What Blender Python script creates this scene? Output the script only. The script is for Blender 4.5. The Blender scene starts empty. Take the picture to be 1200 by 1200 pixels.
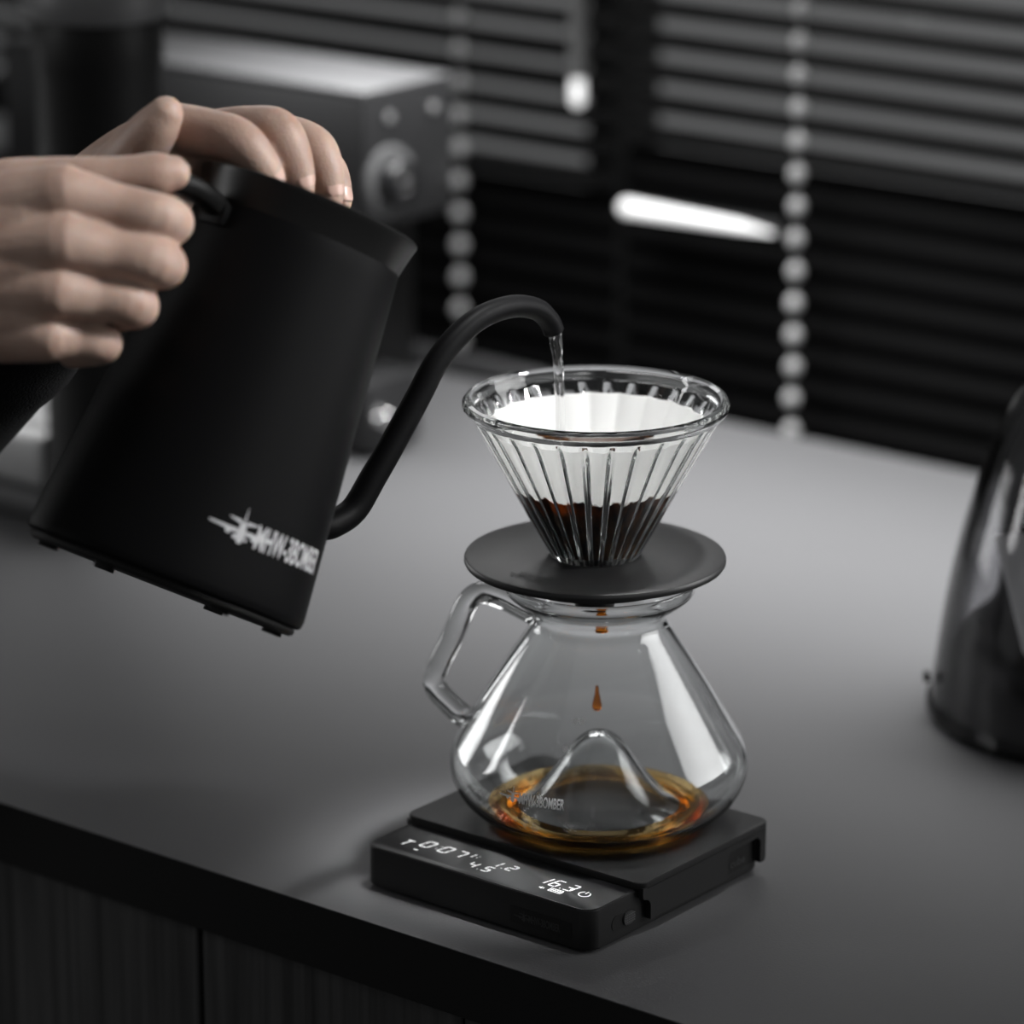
import bpy, bmesh, math, random
from mathutils import Vector, Matrix, noise
random.seed(7)
S = bpy.context.scene
COL = S.collection
V = Vector
pi = math.pi

# ------------------------------------------------------------------ camera, world, lights, exposure
# x runs along the counter's front edge, y away from it, z = 0 is the counter top (metres)
F = 4480.0
TH = math.atan(1370 / 4480.0)
AL = math.radians(51.4)
FH = V((-math.cos(AL), math.sin(AL), 0)); RT = V((math.sin(AL), math.cos(AL), 0)); UPW = V((0, 0, 1))
FW = FH * math.cos(TH) - UPW * math.sin(TH)
UP = FH * math.sin(TH) + UPW * math.cos(TH)
CAM = V((0.948, -1.2482, 0.6369))
cd = bpy.data.cameras.new('camera'); cam = bpy.data.objects.new('camera', cd); COL.objects.link(cam)
cam.matrix_world = Matrix(((RT.x, UP.x, -FW.x, CAM.x), (RT.y, UP.y, -FW.y, CAM.y), (RT.z, UP.z, -FW.z, CAM.z), (0, 0, 0, 1)))
cd.sensor_width = 36.0; cd.lens = 36.0 * F / 1200.0; cd.clip_start = 0.02; cd.clip_end = 50
cd.dof.use_dof = True; cd.dof.focus_distance = 1.58; cd.dof.aperture_fstop = 5.2
S.camera = cam

wd = bpy.data.worlds.new('overcast_sky'); S.world = wd; wd.use_nodes = True
bg = wd.node_tree.nodes['Background']; bg.inputs[0].default_value = (0.98, 0.99, 1.0, 1); bg.inputs[1].default_value = 0.15

def area(name, loc, target, sx, sy, power, spread=180, col=(1, 1, 1)):
    ld = bpy.data.lights.new(name, 'AREA'); ld.shape = 'RECTANGLE'; ld.size = sx; ld.size_y = sy
    ld.energy = power; ld.spread = math.radians(spread); ld.color = col
    o = bpy.data.objects.new(name, ld); COL.objects.link(o)
    d = V(target) - V(loc)
    o.matrix_world = Matrix.Translation(loc) @ d.to_track_quat('-Z', 'Y').to_matrix().to_4x4()
    return o
area('added_panel_over_counter_back', (-0.20, 0.45, 0.40), (-0.20, 0.455, 0.0), 0.80, 0.24, 5.2, 106)  # unseen panel, added to brighten the counter back and leave its front dark
area('softbox_back', (-1.0, 1.1, 0.95), (-0.05, 0.1, 0.1), 0.9, 0.35, 0.85, 90)
area('softbox_right', (0.52, 0.46, 0.31), (0.0, 0.0, 0.16), 0.50, 0.36, 0.75, 80)
area('added_spot_over_dripper', (0.14, 0.07, 1.03), (0.002, -0.008, 0.19), 0.07, 0.07, .15, 10)  # unseen narrow beam added to whiten the filter
area('added_spot_on_hands', (0.68, 0.20, 0.85), (-0.07, -0.19, 0.32), 0.40, 0.40, .58, 15)  # out of view, added to brighten the hands
area('window_strip', (-1.2, -0.75, 0.55), (-0.05, 0, 0.1), 0.16, 0.7, 0.8, 90)
area('softbox_left', (-0.85, 0.02, 0.13), (0.0, 0.0, 0.06), 0.30, 0.20, 0.09, 60)

S.view_settings.view_transform = 'Standard'; S.view_settings.look = 'None'
S.view_settings.exposure = 0.0; S.view_settings.gamma = 1.0; S.view_settings.use_curve_mapping = False
S.cycles.max_bounces = 24; S.cycles.transmission_bounces = 20; S.cycles.glossy_bounces = 8
S.cycles.transparent_max_bounces = 24; S.cycles.diffuse_bounces = 4
S.cycles.use_denoising = True; S.cycles.denoising_prefilter = 'ACCURATE'; S.cycles.sample_clamp_indirect = 6.0

# ------------------------------------------------------------------ helpers
def ray(px, py): return FW + RT * ((px - 600) / F) + UP * ((600 - py) / F)
def at(px, py, d): return CAM + ray(px, py) * d
def onz(px, py, z):
    r = ray(px, py); return CAM + r * ((z - CAM.z) / r.z)
def ony(px, py, y):
    r = ray(px, py); return CAM + r * ((y - CAM.y) / r.y)
def onplane(px, py, p0, n):
    r = ray(px, py); return CAM + r * ((p0 - CAM).dot(n) / r.dot(n))

def tag(o, label=None, cat=None, group=None, kind=None):
    if label: o['label'] = label
    if cat: o['category'] = cat
    if group: o['group'] = group
    if kind: o['kind'] = kind
    return o
def empty(name, loc=(0, 0, 0), mat=None):
    o = bpy.data.objects.new(name, None); COL.objects.link(o); o.empty_display_size = 0.02
    if mat is not None: o.matrix_world = mat
    else: o.location = loc
    return o
def obj(name, bm, mat, parent=None, smooth=35, loc=None):
    me = bpy.data.meshes.new(name)
    bmesh.ops.recalc_face_normals(bm, faces=bm.faces)
    bm.to_mesh(me); bm.free()
    if smooth:
        me.polygons.foreach_set('use_smooth', [True] * len(me.polygons))
        if smooth < 180: me.set_sharp_from_angle(angle=math.radians(smooth))
    me.materials.append(mat)
    o = bpy.data.objects.new(name, me); COL.objects.link(o)
    if parent: o.parent = parent
    if loc is not None: o.location = loc
    return o
def mesh_obj(name, me, mat, parent=None, loc=None):
    o = bpy.data.objects.new(name, me); COL.objects.link(o)
    if parent: o.parent = parent
    if loc is not None: o.location = loc
    return o

def catmull(pts, sub):
    out = []
    n = len(pts)
    for i in range(n - 1):
        p0 = pts[max(i - 1, 0)]; p1 = pts[i]; p2 = pts[i + 1]; p3 = pts[min(i + 2, n - 1)]
        for k in range(sub):
            t = k / sub
            out.append(tuple(0.5 * ((2 * b) + (-a + c) * t + (2 * a - 5 * b + 4 * c - d) * t * t + (-a + 3 * b - 3 * c + d) * t ** 3)
                             for a, b, c, d in zip(p0, p1, p2, p3)))
    out.append(tuple(pts[-1]))
    return out
def lathe(profile, n=96, bm=None, center=(0, 0), rfun=None, closed=False):
    """profile: list of (r, z); ends at r=0 close with a fan"""
    bm = bm or bmesh.new()
    rings = []
    for i, (r, z) in enumerate(profile):
        if r < 1e-6: rings.append([bm.verts.new((center[0], center[1], z))])
        else:
            ring = []
            for k in range(n):
                a = 2 * pi * k / n
                rr = rfun(i, r, z, a) if rfun else r
                ring.append(bm.verts.new((center[0] + rr * math.cos(a), center[1] + rr * math.sin(a), z)))
            rings.append(ring)
    pairs = list(zip(rings[:-1], rings[1:]))
    if closed: pairs.append((rings[-1], rings[0]))
    for A, B in pairs:
        if len(A) == 1 and len(B) == 1: continue
        for k in range(n):
            k2 = (k + 1) % n
            if len(A) == 1: bm.faces.new((A[0], B[k], B[k2]))
            elif len(B) == 1: bm.faces.new((A[k], A[k2], B[0]))
            else: bm.faces.new((A[k], A[k2], B[k2], B[k]))
    return bm
def box(x0, x1, y0, y1, z0, z1, bev=0.0, seg=2, bm=None):
    b = bmesh.new()
    bmesh.ops.create_cube(b, size=1)
    for v in b.verts:
        v.co = V((x0 + (v.co.x + .5) * (x1 - x0), y0 + (v.co.y + .5) * (y1 - y0), z0 + (v.co.z + .5) * (z1 - z0)))
    if bev: bmesh.ops.bevel(b, geom=b.edges[:], offset=bev, segments=seg, profile=.5, affect='EDGES')
    if bm is None: return b
    merge(bm, b); return bm
def merge(bm, b, M=None):
    m = {}
    for v in b.verts: m[v] = bm.verts.new(M @ v.co if M else v.co)
    for f in b.faces:
        try: bm.faces.new([m[v] for v in f.verts])
        except ValueError: pass
    b.free()
def rrect(x0, x1, y0, y1, r, n=6):
    pts = []
    for cx, cy, a0 in ((x1 - r, y1 - r, 0), (x0 + r, y1 - r, pi / 2), (x0 + r, y0 + r, pi), (x1 - r, y0 + r, 1.5 * pi)):
        for k in range(n + 1):
            a = a0 + k * pi / 2 / n
            pts.append((cx + r * math.cos(a), cy + r * math.sin(a)))
    return pts
def prism(poly, z0, z1, bev=0.0, seg=2, fmap=None):
    """extrude a polygon; fmap maps (a,b,c) -> xyz"""
    fmap = fmap or (lambda a, b, c: (a, b, c))
    bm = bmesh.new()
    lo = [bm.verts.new((x, y, z0)) for x, y in poly]; hi = [bm.verts.new((x, y, z1)) for x, y in poly]
    bm.faces.new(lo[::-1]); top = bm.faces.new(hi)
    n = len(poly)
    for i in range(n): bm.faces.new((lo[i], lo[(i + 1) % n], hi[(i + 1) % n], hi[i]))
    if bev:
        ed = [e for e in bm.edges if abs(e.verts[0].co.z - e.verts[1].co.z) < 1e-9]
        bmesh.ops.bevel(bm, geom=ed, offset=bev, segments=seg, profile=.5, affect='EDGES')
    for v in bm.verts: v.co = V(fmap(*v.co))
    return bm
def tube(pts, radii, n=16, bm=None, round_caps=False, flat=None, up_hint=None, super_n=2.0):
    """sweep a circle (or superellipse with flat=(a,b) factors) along pts"""
    bm = bm or bmesh.new()
    P = [V(p) for p in pts]
    R = list(radii) if hasattr(radii, '__len__') else [radii] * len(P)
    if round_caps:
        def cap(p, d, r):
            return [(p + d * (r * math.sin(a)), max(r * math.cos(a), r * .06)) for a in (pi / 2 * .33, pi / 2 * .62, pi / 2 * .85, pi / 2 * .985)]
        d0 = (P[0] - P[1]).normalized(); d1 = (P[-1] - P[-2]).normalized()
        a = cap(P[0], d0, R[0])[::-1]; b = cap(P[-1], d1, R[-1])
        P = [q[0] for q in a] + P + [q[0] for q in b]; R = [q[1] for q in a] + R + [q[1] for q in b]
    T = []
    for i in range(len(P)):
        t = P[min(i + 1, len(P) - 1)] - P[max(i - 1, 0)]
        T.append(t.normalized())
    h = V(up_hint) if up_hint is not None else (V((0, 0, 1)) if abs(T[0].z) < .9 else V((1, 0, 0)))
    N = (h - T[0] * h.dot(T[0])).normalized()
    rings = []
    for i in range(len(P)):
        N = (N - T[i] * N.dot(T[i])).normalized()
        Bn = T[i].cross(N)
        ring = []
        for k in range(n):
            a = 2 * pi * k / n
            c, s_ = math.cos(a), math.sin(a)
            if flat:
                c = math.copysign(abs(c) ** (2 / super_n), c) * flat[0]; s_ = math.copysign(abs(s_) ** (2 / super_n), s_) * flat[1]
            ring.append(bm.verts.new(P[i] + (N * c + Bn * s_) * R[i]))
        rings.append(ring)
    for A, B in zip(rings[:-1], rings[1:]):
        for k in range(n):
            bm.faces.new((A[k], A[(k + 1) % n], B[(k + 1) % n], B[k]))
    bm.faces.new(rings[0][::-1]); bm.faces.new(rings[-1])
    return bm
def sphere(r, seg=16, rings=10, sc=(1, 1, 1)):
    bm = bmesh.new(); bmesh.ops.create_uvsphere(bm, u_segments=seg, v_segments=rings, radius=r)
    for v in bm.verts: v.co = V((v.co.x * sc[0], v.co.y * sc[1], v.co.z * sc[2]))
    return bm

# ------------------------------------------------------------------ materials
def nmat(name):
    m = bpy.data.materials.new(name); m.use_nodes = True
    nt = m.node_tree
    return m, nt, nt.nodes['Principled BSDF']
def mat(name, col, rough=.5, metal=0, spec=.5, bump=None, var=None, emit=None, coat=0, trans=0, ior=1.5):
    m, nt, p = nmat(name)
    p.inputs['Base Color'].default_value = (*col, 1); p.inputs['Roughness'].default_value = rough
    p.inputs['Metallic'].default_value = metal; p.inputs['Specular IOR Level'].default_value = spec
    p.inputs['Coat Weight'].default_value = coat; p.inputs['Transmission Weight'].default_value = trans; p.inputs['IOR'].default_value = ior
    tc = nt.nodes.new('ShaderNodeTexCoord')
    if var:
        nz = nt.nodes.new('ShaderNodeTexNoise'); nz.inputs['Scale'].default_value = var[0]; nz.inputs['Detail'].default_value = 5
        mx = nt.nodes.new('ShaderNodeMixRGB'); mx.inputs[1].default_value = (*col, 1); mx.inputs[2].default_value = (*var[1], 1)
        nt.links.new(tc.outputs['Object'], nz.inputs['Vector']); nt.links.new(nz.outputs['Fac'], mx.inputs[0]); nt.links.new(mx.outputs[0], p.inputs['Base Color'])
    if bump:
        nb = nt.nodes.new('ShaderNodeTexNoise'); nb.inputs['Scale'].default_value = bump[0]; nb.inputs['Detail'].default_value = 3
        bu = nt.nodes.new('ShaderNodeBump'); bu.inputs['Strength'].default_value = bump[1]; bu.inputs['Distance'].default_value = bump[2]
        nt.links.new(tc.outputs['Object'], nb.inputs['Vector']); nt.links.new(nb.outputs['Fac'], bu.inputs['Height']); nt.links.new(bu.outputs[0], p.inputs['Normal'])
    if emit:
        p.inputs['Emission Color'].default_value = (*emit[0], 1); p.inputs['Emission Strength'].default_value = emit[1]
    return m
def glass(name, col=(1, 1, 1), ior=1.5, rough=0.0):
    m, nt, p = nmat(name)
    nt.nodes.remove(p)
    g = nt.nodes.new('ShaderNodeBsdfGlass'); g.inputs['Color'].default_value = (*col, 1); g.inputs['IOR'].default_value = ior; g.inputs['Roughness'].default_value = rough
    nt.links.new(g.outputs[0], nt.nodes['Material Output'].inputs[0])
    return m
def thin_clear(name, tint, f0=.04, rough=.02):
    m, nt, p = nmat(name); nt.nodes.remove(p)
    t = nt.nodes.new('ShaderNodeBsdfTransparent'); t.inputs[0].default_value = (*tint, 1)
    g = nt.nodes.new('ShaderNodeBsdfGlossy'); g.inputs['Roughness'].default_value = rough
    lw = nt.nodes.new('ShaderNodeLayerWeight'); lw.inputs['Blend'].default_value = .5
    pw = nt.nodes.new('ShaderNodeMath'); pw.operation = 'POWER'; pw.inputs[1].default_value = 5
    ma = nt.nodes.new('ShaderNodeMath'); ma.operation = 'MULTIPLY_ADD'; ma.inputs[1].default_value = 1 - f0; ma.inputs[2].default_value = f0
    nt.links.new(lw.outputs['Facing'], pw.inputs[0]); nt.links.new(pw.outputs[0], ma.inputs[0])
    mx = nt.nodes.new('ShaderNodeMixShader')
    nt.links.new(ma.outputs[0], mx.inputs[0]); nt.links.new(t.outputs[0], mx.inputs[1]); nt.links.new(g.outputs[0], mx.inputs[2])
    nt.links.new(mx.outputs[0], nt.nodes['Material Output'].inputs[0])
    return m

M = {}
M['counter'] = mat('satin_black_laminate', (.095, .095, .0975), .42, spec=.11, bump=(900, .3, .0004), var=(3, (.112, .112, .1145)))
M['slab_edge'] = mat('black_edge_band', (.006, .006, .006), .5, spec=.3)
M['kettle'] = mat('matte_black_enamel', (.0035, .0035, .0038), .5, spec=.07, bump=(1500, .08, .0002))
M['kettle_rim'] = mat('black_satin_metal', (.008, .008, .008), .35, spec=.2)
M['black_plastic'] = mat('matte_black_plastic', (.009, .009, .0093), .48, spec=.35, bump=(2500, .12, .0002))
M['stand'] = mat('satin_black_stand', (.022, .022, .0225), .42, spec=.5, bump=(2500, .12, .0002))
M['black_gloss'] = mat('glossy_black_panel', (.012, .012, .013), .30, spec=.5)
M['black_deep'] = mat('deep_black_plastic', (.004, .004, .004), .5, spec=.3)
M['emboss'] = mat('raised_black_lettering', (.004, .004, .004), .35, spec=.4)
M['print'] = mat('pale_grey_print', (.46, .46, .47), .6)
M['print_white'] = mat('white_print', (.85, .85, .85), .6)
M['led'] = mat('white_display_led', (.8, .8, .8), .5, emit=((1, 1, 1), .95))
M['glass'] = glass('clear_borosilicate_glass', (.985, .99, .99), 1.47)
M['glass_thick'] = glass('clear_pressed_glass', (.99, .995, .995), 1.5)
M['water'] = glass('clear_water', (1, 1, 1), 1.33)
M['coffee'] = glass('brewed_coffee_liquid', (.98, .75, .38), 1.34)
M['coffee_drop'] = glass('coffee_drop_liquid', (.93, .50, .12), 1.34)
M['slurry'] = mat('wet_coffee_grounds', (.035, .016, .008), .3, bump=(700, .6, .001), var=(400, (.012, .006, .003)))
M['slat'] = mat('black_satin_slat', (.003, .003, .0031), .5, spec=.06)
M['bead'] = mat('pale_plastic_bead', (.40, .40, .40), .4)
M['cord'] = mat('grey_cord', (.10, .10, .10), .7)
M['steel_grey'] = mat('grey_painted_steel', (.11, .11, .112), .45, bump=(600, .05, .0003))
M['pale_steel'] = mat('pale_brushed_steel', (.55, .55, .55), .35, metal=.6)
M['top_cover'] = mat('pale_grey_cover', (.065, .065, .067), .5)
M['dark_grey'] = mat('dark_grey_metal', (.024, .024, .025), .4)
M['chrome'] = mat('bright_chrome', (.85, .85, .85), .12, metal=1)
M['blind_glow'] = mat('added_blind_glow', (.9, .9, .9), .5, emit=((1, 1, 1), .68))  # emission added for the bright blind gap and the wand's lit tip
M['wall'] = mat('charcoal_plaster', (.05, .05, .05), .8, bump=(60, .1, .002))
M['floor'] = mat('dark_floor_boards', (.03, .028, .026), .5, var=(2, (.05, .047, .045)))
M['frame'] = mat('dark_window_frame', (.03, .03, .03), .5)
M['sleeve'] = mat('black_knit_fabric', (.008, .008, .0085), .95, spec=.15, bump=(900, .5, .001))
M['nail'] = mat('natural_fingernail', (.60, .40, .335), .28, spec=.5)
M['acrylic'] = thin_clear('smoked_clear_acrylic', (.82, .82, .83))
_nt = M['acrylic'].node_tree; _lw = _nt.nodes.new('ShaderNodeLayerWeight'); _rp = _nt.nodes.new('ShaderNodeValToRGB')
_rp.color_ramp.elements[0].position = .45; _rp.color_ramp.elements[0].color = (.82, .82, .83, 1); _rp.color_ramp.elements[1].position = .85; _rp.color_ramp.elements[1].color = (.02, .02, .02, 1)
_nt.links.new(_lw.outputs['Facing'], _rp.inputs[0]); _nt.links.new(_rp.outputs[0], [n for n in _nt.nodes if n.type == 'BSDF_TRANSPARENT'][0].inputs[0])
M['pane'] = thin_clear('window_pane_glass', (.97, .97, .97))
def skin_mat(name):
    m, nt, p = nmat(name)
    tc = nt.nodes.new('ShaderNodeTexCoord')
    n1 = nt.nodes.new('ShaderNodeTexNoise'); n1.inputs['Scale'].default_value = 55; n1.inputs['Detail'].default_value = 4
    r = nt.nodes.new('ShaderNodeValToRGB')
    r.color_ramp.elements[0].position = .35; r.color_ramp.elements[0].color = (.38, .255, .205, 1)
    r.color_ramp.elements[1].position = .7; r.color_ramp.elements[1].color = (.50, .355, .29, 1)
    nt.links.new(tc.outputs['Object'], n1.inputs['Vector']); nt.links.new(n1.outputs['Fac'], r.inputs[0]); nt.links.new(r.outputs[0], p.inputs['Base Color'])
    p.inputs['Roughness'].default_value = .48; p.inputs['Specular IOR Level'].default_value = .4
    p.inputs['Subsurface Weight'].default_value = .25; p.inputs['Subsurface Radius'].default_value = (.006, .0025, .0012); p.inputs['Subsurface Scale'].default_value = .6
    n2 = nt.nodes.new('ShaderNodeTexNoise'); n2.inputs['Scale'].default_value = 900; n2.inputs['Detail'].default_value = 4
    w = nt.nodes.new('ShaderNodeTexVoronoi'); w.inputs['Scale'].default_value = 700
    add = nt.nodes.new('ShaderNodeMath'); add.operation = 'ADD'
    b = nt.nodes.new('ShaderNodeBump'); b.inputs['Strength'].default_value = .18; b.inputs['Distance'].default_value = .0006
    nt.links.new(tc.outputs['Object'], n2.inputs['Vector']); nt.links.new(tc.outputs['Object'], w.inputs['Vector'])
    nt.links.new(n2.outputs['Fac'], add.inputs[0]); nt.links.new(w.outputs['Distance'], add.inputs[1]); nt.links.new(add.outputs[0], b.inputs['Height'])
    nt.links.new(b.outputs[0], p.inputs['Normal'])
    return m
M['skin'] = skin_mat('warm_skin')
def paper_mat():
    m, nt, p = nmat('paper_with_coffee_soak')
    out = nt.nodes['Material Output']
    tc = nt.nodes.new('ShaderNodeTexCoord'); sep = nt.nodes.new('ShaderNodeSeparateXYZ')
    nz = nt.nodes.new('ShaderNodeTexNoise'); nz.inputs['Scale'].default_value = 130; nz.inputs['Detail'].default_value = 5
    nt.links.new(tc.outputs['Object'], sep.inputs[0]); nt.links.new(tc.outputs['Object'], nz.inputs['Vector'])
    mul = nt.nodes.new('ShaderNodeMath'); mul.operation = 'MULTIPLY_ADD'; mul.inputs[1].default_value = .007; mul.inputs[2].default_value = -.0035
    nt.links.new(nz.outputs['Fac'], mul.inputs[0])
    add = nt.nodes.new('ShaderNodeMath'); add.operation = 'ADD'; nt.links.new(sep.outputs['Z'], add.inputs[0]); nt.links.new(mul.outputs[0], add.inputs[1])
    mr = nt.nodes.new('ShaderNodeMapRange'); mr.inputs['From Min'].default_value = .0348; mr.inputs['From Max'].default_value = .0358
    nt.links.new(add.outputs[0], mr.inputs['Value'])
    # brown tones of the soaked part: grounds against the paper, orange where liquid runs
    mp = nt.nodes.new('ShaderNodeMapping'); mp.inputs['Scale'].default_value = (1, 1, .25)
    n3 = nt.nodes.new('ShaderNodeTexNoise'); n3.inputs['Scale'].default_value = 95; n3.inputs['Detail'].default_value = 4
    nt.links.new(tc.outputs['Object'], mp.inputs[0]); nt.links.new(mp.outputs[0], n3.inputs['Vector'])
    r = nt.nodes.new('ShaderNodeValToRGB')
    e = r.color_ramp.elements; e[0].position = .45; e[0].color = (.012, .006, .004, 1); e[1].position = .72; e[1].color = (.23, .085, .02, 1)
    nt.links.new(n3.outputs['Fac'], r.inputs[0])
    mx = nt.nodes.new('ShaderNodeMixRGB'); mx.inputs[2].default_value = (.93, .93, .92, 1)
    nt.links.new(mr.outputs[0], mx.inputs[0]); nt.links.new(r.outputs[0], mx.inputs[1]); nt.links.new(mx.outputs[0], p.inputs['Base Color'])
    p.inputs['Roughness'].default_value = .85; p.inputs['Specular IOR Level'].default_value = .15
    tr = nt.nodes.new('ShaderNodeBsdfTranslucent'); nt.links.new(mx.outputs[0], tr.inputs[0])
    ms = nt.nodes.new('ShaderNodeMixShader'); ms.inputs[0].default_value = .68
    nt.links.new(p.outputs[0], ms.inputs[1]); nt.links.new(tr.outputs[0], ms.inputs[2]); nt.links.new(ms.outputs[0], out.inputs[0])
    return m
M['paper'] = paper_mat()
M['paper_plain'] = mat('plain_filter_paper', (.85, .85, .84), .9, bump=(500, .2, .0005))
def wood_mat():
    m, nt, p = nmat('black_stained_oak')
    tc = nt.nodes.new('ShaderNodeTexCoord'); mp = nt.nodes.new('ShaderNodeMapping'); mp.inputs['Scale'].default_value = (170, 170, 5)
    n = nt.nodes.new('ShaderNodeTexNoise'); n.inputs['Scale'].default_value = 1; n.inputs['Detail'].default_value = 6
    r = nt.nodes.new('ShaderNodeValToRGB'); r.color_ramp.elements[0].position = .3; r.color_ramp.elements[0].color = (.012, .012, .012, 1)
    r.color_ramp.elements[1].position = .75; r.color_ramp.elements[1].color = (.06, .06, .06, 1)
    nt.links.new(tc.outputs['Object'], mp.inputs[0]); nt.links.new(mp.outputs[0], n.inputs['Vector']); nt.links.new(n.outputs['Fac'], r.inputs[0]); nt.links.new(r.outputs[0], p.inputs['Base Color'])
    b = nt.nodes.new('ShaderNodeBump'); b.inputs['Strength'].default_value = .3; b.inputs['Distance'].default_value = .0005
    nt.links.new(n.outputs['Fac'], b.inputs['Height']); nt.links.new(b.outputs[0], p.inputs['Normal'])
    p.inputs['Roughness'].default_value = .6
    return m
M['wood'] = wood_mat()

# ------------------------------------------------------------------ lettering
def text_bm(body, height, width=None, bold=.03):
    cu = bpy.data.curves.new('lettering', 'FONT'); cu.body = body; cu.size = 1.0; cu.offset = bold; cu.resolution_u = 3
    to = bpy.data.objects.new('lettering', cu); COL.objects.link(to)
    bpy.context.view_layer.update()
    dg = bpy.context.evaluated_depsgraph_get()
    me = bpy.data.meshes.new_from_object(to.evaluated_get(dg))
    bm = bmesh.new(); bm.from_mesh(me)
    bpy.data.objects.remove(to); bpy.data.curves.remove(cu); bpy.data.meshes.remove(me)
    xs = [v.co.x for v in bm.verts]; ys = [v.co.y for v in bm.verts]
    x0, x1, y0, y1 = min(xs), max(xs), min(ys), max(ys)
    sy = height / (y1 - y0); sx = (width / (x1 - x0)) if width else sy
    for v in bm.verts: v.co = V(((v.co.x - x0) * sx, (v.co.y - y0) * sy, 0))
    return bm
def emblem_bm():
    """front view of a propeller aeroplane, in units of the cap height, text starts at x = 0"""
    U = 265.0
    bm = bmesh.new()
    def poly(pts): bm.faces.new([bm.verts.new(((x - 800) / U, (605 - y) / U, 0)) for x, y in pts])
    def circ(cx, cy, r): poly([(cx + r * math.cos(a * pi / 7), cy + r * math.sin(a * pi / 7)) for a in range(14)])
    poly([(604, 368), (614, 230), (618, 230), (626, 368)])
    poly([(430, 372), (440, 362), (580, 364), (578, 408)]); poly([(650, 364), (792, 362), (800, 372), (655, 408)])
    poly([(582, 398), (600, 376), (632, 376), (648, 398), (664, 470), (668, 530), (652, 585), (630, 612), (602, 612), (578, 588), (560, 535), (568, 470)])
    poly([(222, 475), (235, 465), (562, 465), (556, 512), (235, 488)]); poly([(672, 465), (1000, 465), (1012, 474), (990, 487), (672, 512)])
    circ(460, 512, 34); circ(778, 512, 34); circ(546, 556, 24); circ(688, 556, 18)
    return bm
def logo(height):
    bm = text_bm('MHW-3BOMBER', 1.0, 4.48, .022)
    merge(bm, emblem_bm())
    for v in bm.verts: v.co = v.co * height
    return bm      # spans x from -2.2 h to 4.48 h
def wrap(bm, fmap, maxlen):
    bmesh.ops.triangulate(bm, faces=bm.faces[:])
    for _ in range(3):
        e = [e for e in bm.edges if e.calc_length() > maxlen]
        if not e: break
        bmesh.ops.subdivide_edges(bm, edges=e, cuts=1); bmesh.ops.triangulate(bm, faces=bm.faces[:])
    for v in bm.verts: v.co = V(fmap(v.co.x, v.co.y))
    return bm
def no_recalc_obj(name, bm, m, parent):
    me = bpy.data.meshes.new(name); bm.to_mesh(me); bm.free(); me.materials.append(m)
    o = bpy.data.objects.new(name, me); COL.objects.link(o); o.parent = parent
    return o

# ------------------------------------------------------------------ setting: floor, wall, window
tag(obj('floor', box(-3.2, 2.6, -3.0, .80, -.95, -.90), M['floor'], smooth=0), 'dark floor below the counter', kind='structure')
wb = bmesh.new()
for a in ((-3.2, -2.3, -.9, 2.0), (.95, 2.6, -.9, 2.0), (-2.3, .95, -.9, -.22), (-2.3, .95, 1.35, 2.0)):
    box(a[0], a[1], .80, .95, a[2], a[3], bm=wb)
tag(obj('wall_back', wb, M['wall'], smooth=0), 'charcoal wall around the window behind the blinds', kind='structure')
xm = ony(731, 120, .86).x
win = empty('window_1', (0, .86, 0)); tag(win, 'window behind the black blinds', kind='structure')
for xa, xb in ((-2.3, -2.25), (xm - .011, xm + .011), (.90, .95)): obj('window_frame', box(xa, xb, -.03, .03, -.22, 1.35, .004), M['frame'], win)
for za, zb in ((-.22, -.17), (1.30, 1.35)): obj('window_frame', box(-2.25, .90, -.03, .03, za, zb, .004), M['frame'], win)
obj('pane', box(-2.25, xm - .011, -.003, .003, -.17, 1.30), M['pane'], win, smooth=0)
obj('pane', box(xm + .011, .90, -.003, .003, -.17, 1.30), M['pane'], win, smooth=0)

# ------------------------------------------------------------------ counter and cabinets
wt = empty('worktop', (0, 0, 0))
tag(wt, 'black satin worktop carrying the coffee scale, with a square front edge', 'worktop')
obj('slab', box(-1.9, 1.5, -.1203, .611, -.0004, 0, 0), M['counter'], wt, smooth=0)
obj('slab_core', box(-1.9, 1.5, -.1199, .6106, -.030, -.0004, .0003, 1), M['slab_edge'], wt, smooth=0)
def cabinet(x0, x1, label):
    c = empty('cabinet', ((x0 + x1) / 2, .25, -.90)); tag(c, label, 'cabinet', 'cabinets under the worktop')
    hw = (x1 - x0) / 2
    obj('carcass', box(-hw, hw, -.340, .33, .08, .8695), M['black_deep'], c, smooth=0)
    nb = 4; wdt = 2 * hw / nb
    for i in range(nb):
        obj('front_board', box(-hw + i * wdt + .0006, -hw + (i + 1) * wdt - .0006, -.366, -.3402, .085, .8690, .0008, 1), M['wood'], c, smooth=0)
    obj('plinth', box(-hw, hw, -.30, .30, 0, .08), M['black_deep'], c, smooth=0)
xs = -.1316
cabinet(xs - 1.2, xs - .602, 'black wood cabinet furthest left under the worktop')
cabinet(xs - .60, xs - .002, 'black wood cabinet left of the seam under the worktop')
cabinet(xs, xs + .598, 'black wood cabinet right of the seam below the scale')
cabinet(xs + .60, xs + 1.198, 'black wood cabinet furthest right under the worktop')

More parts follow.
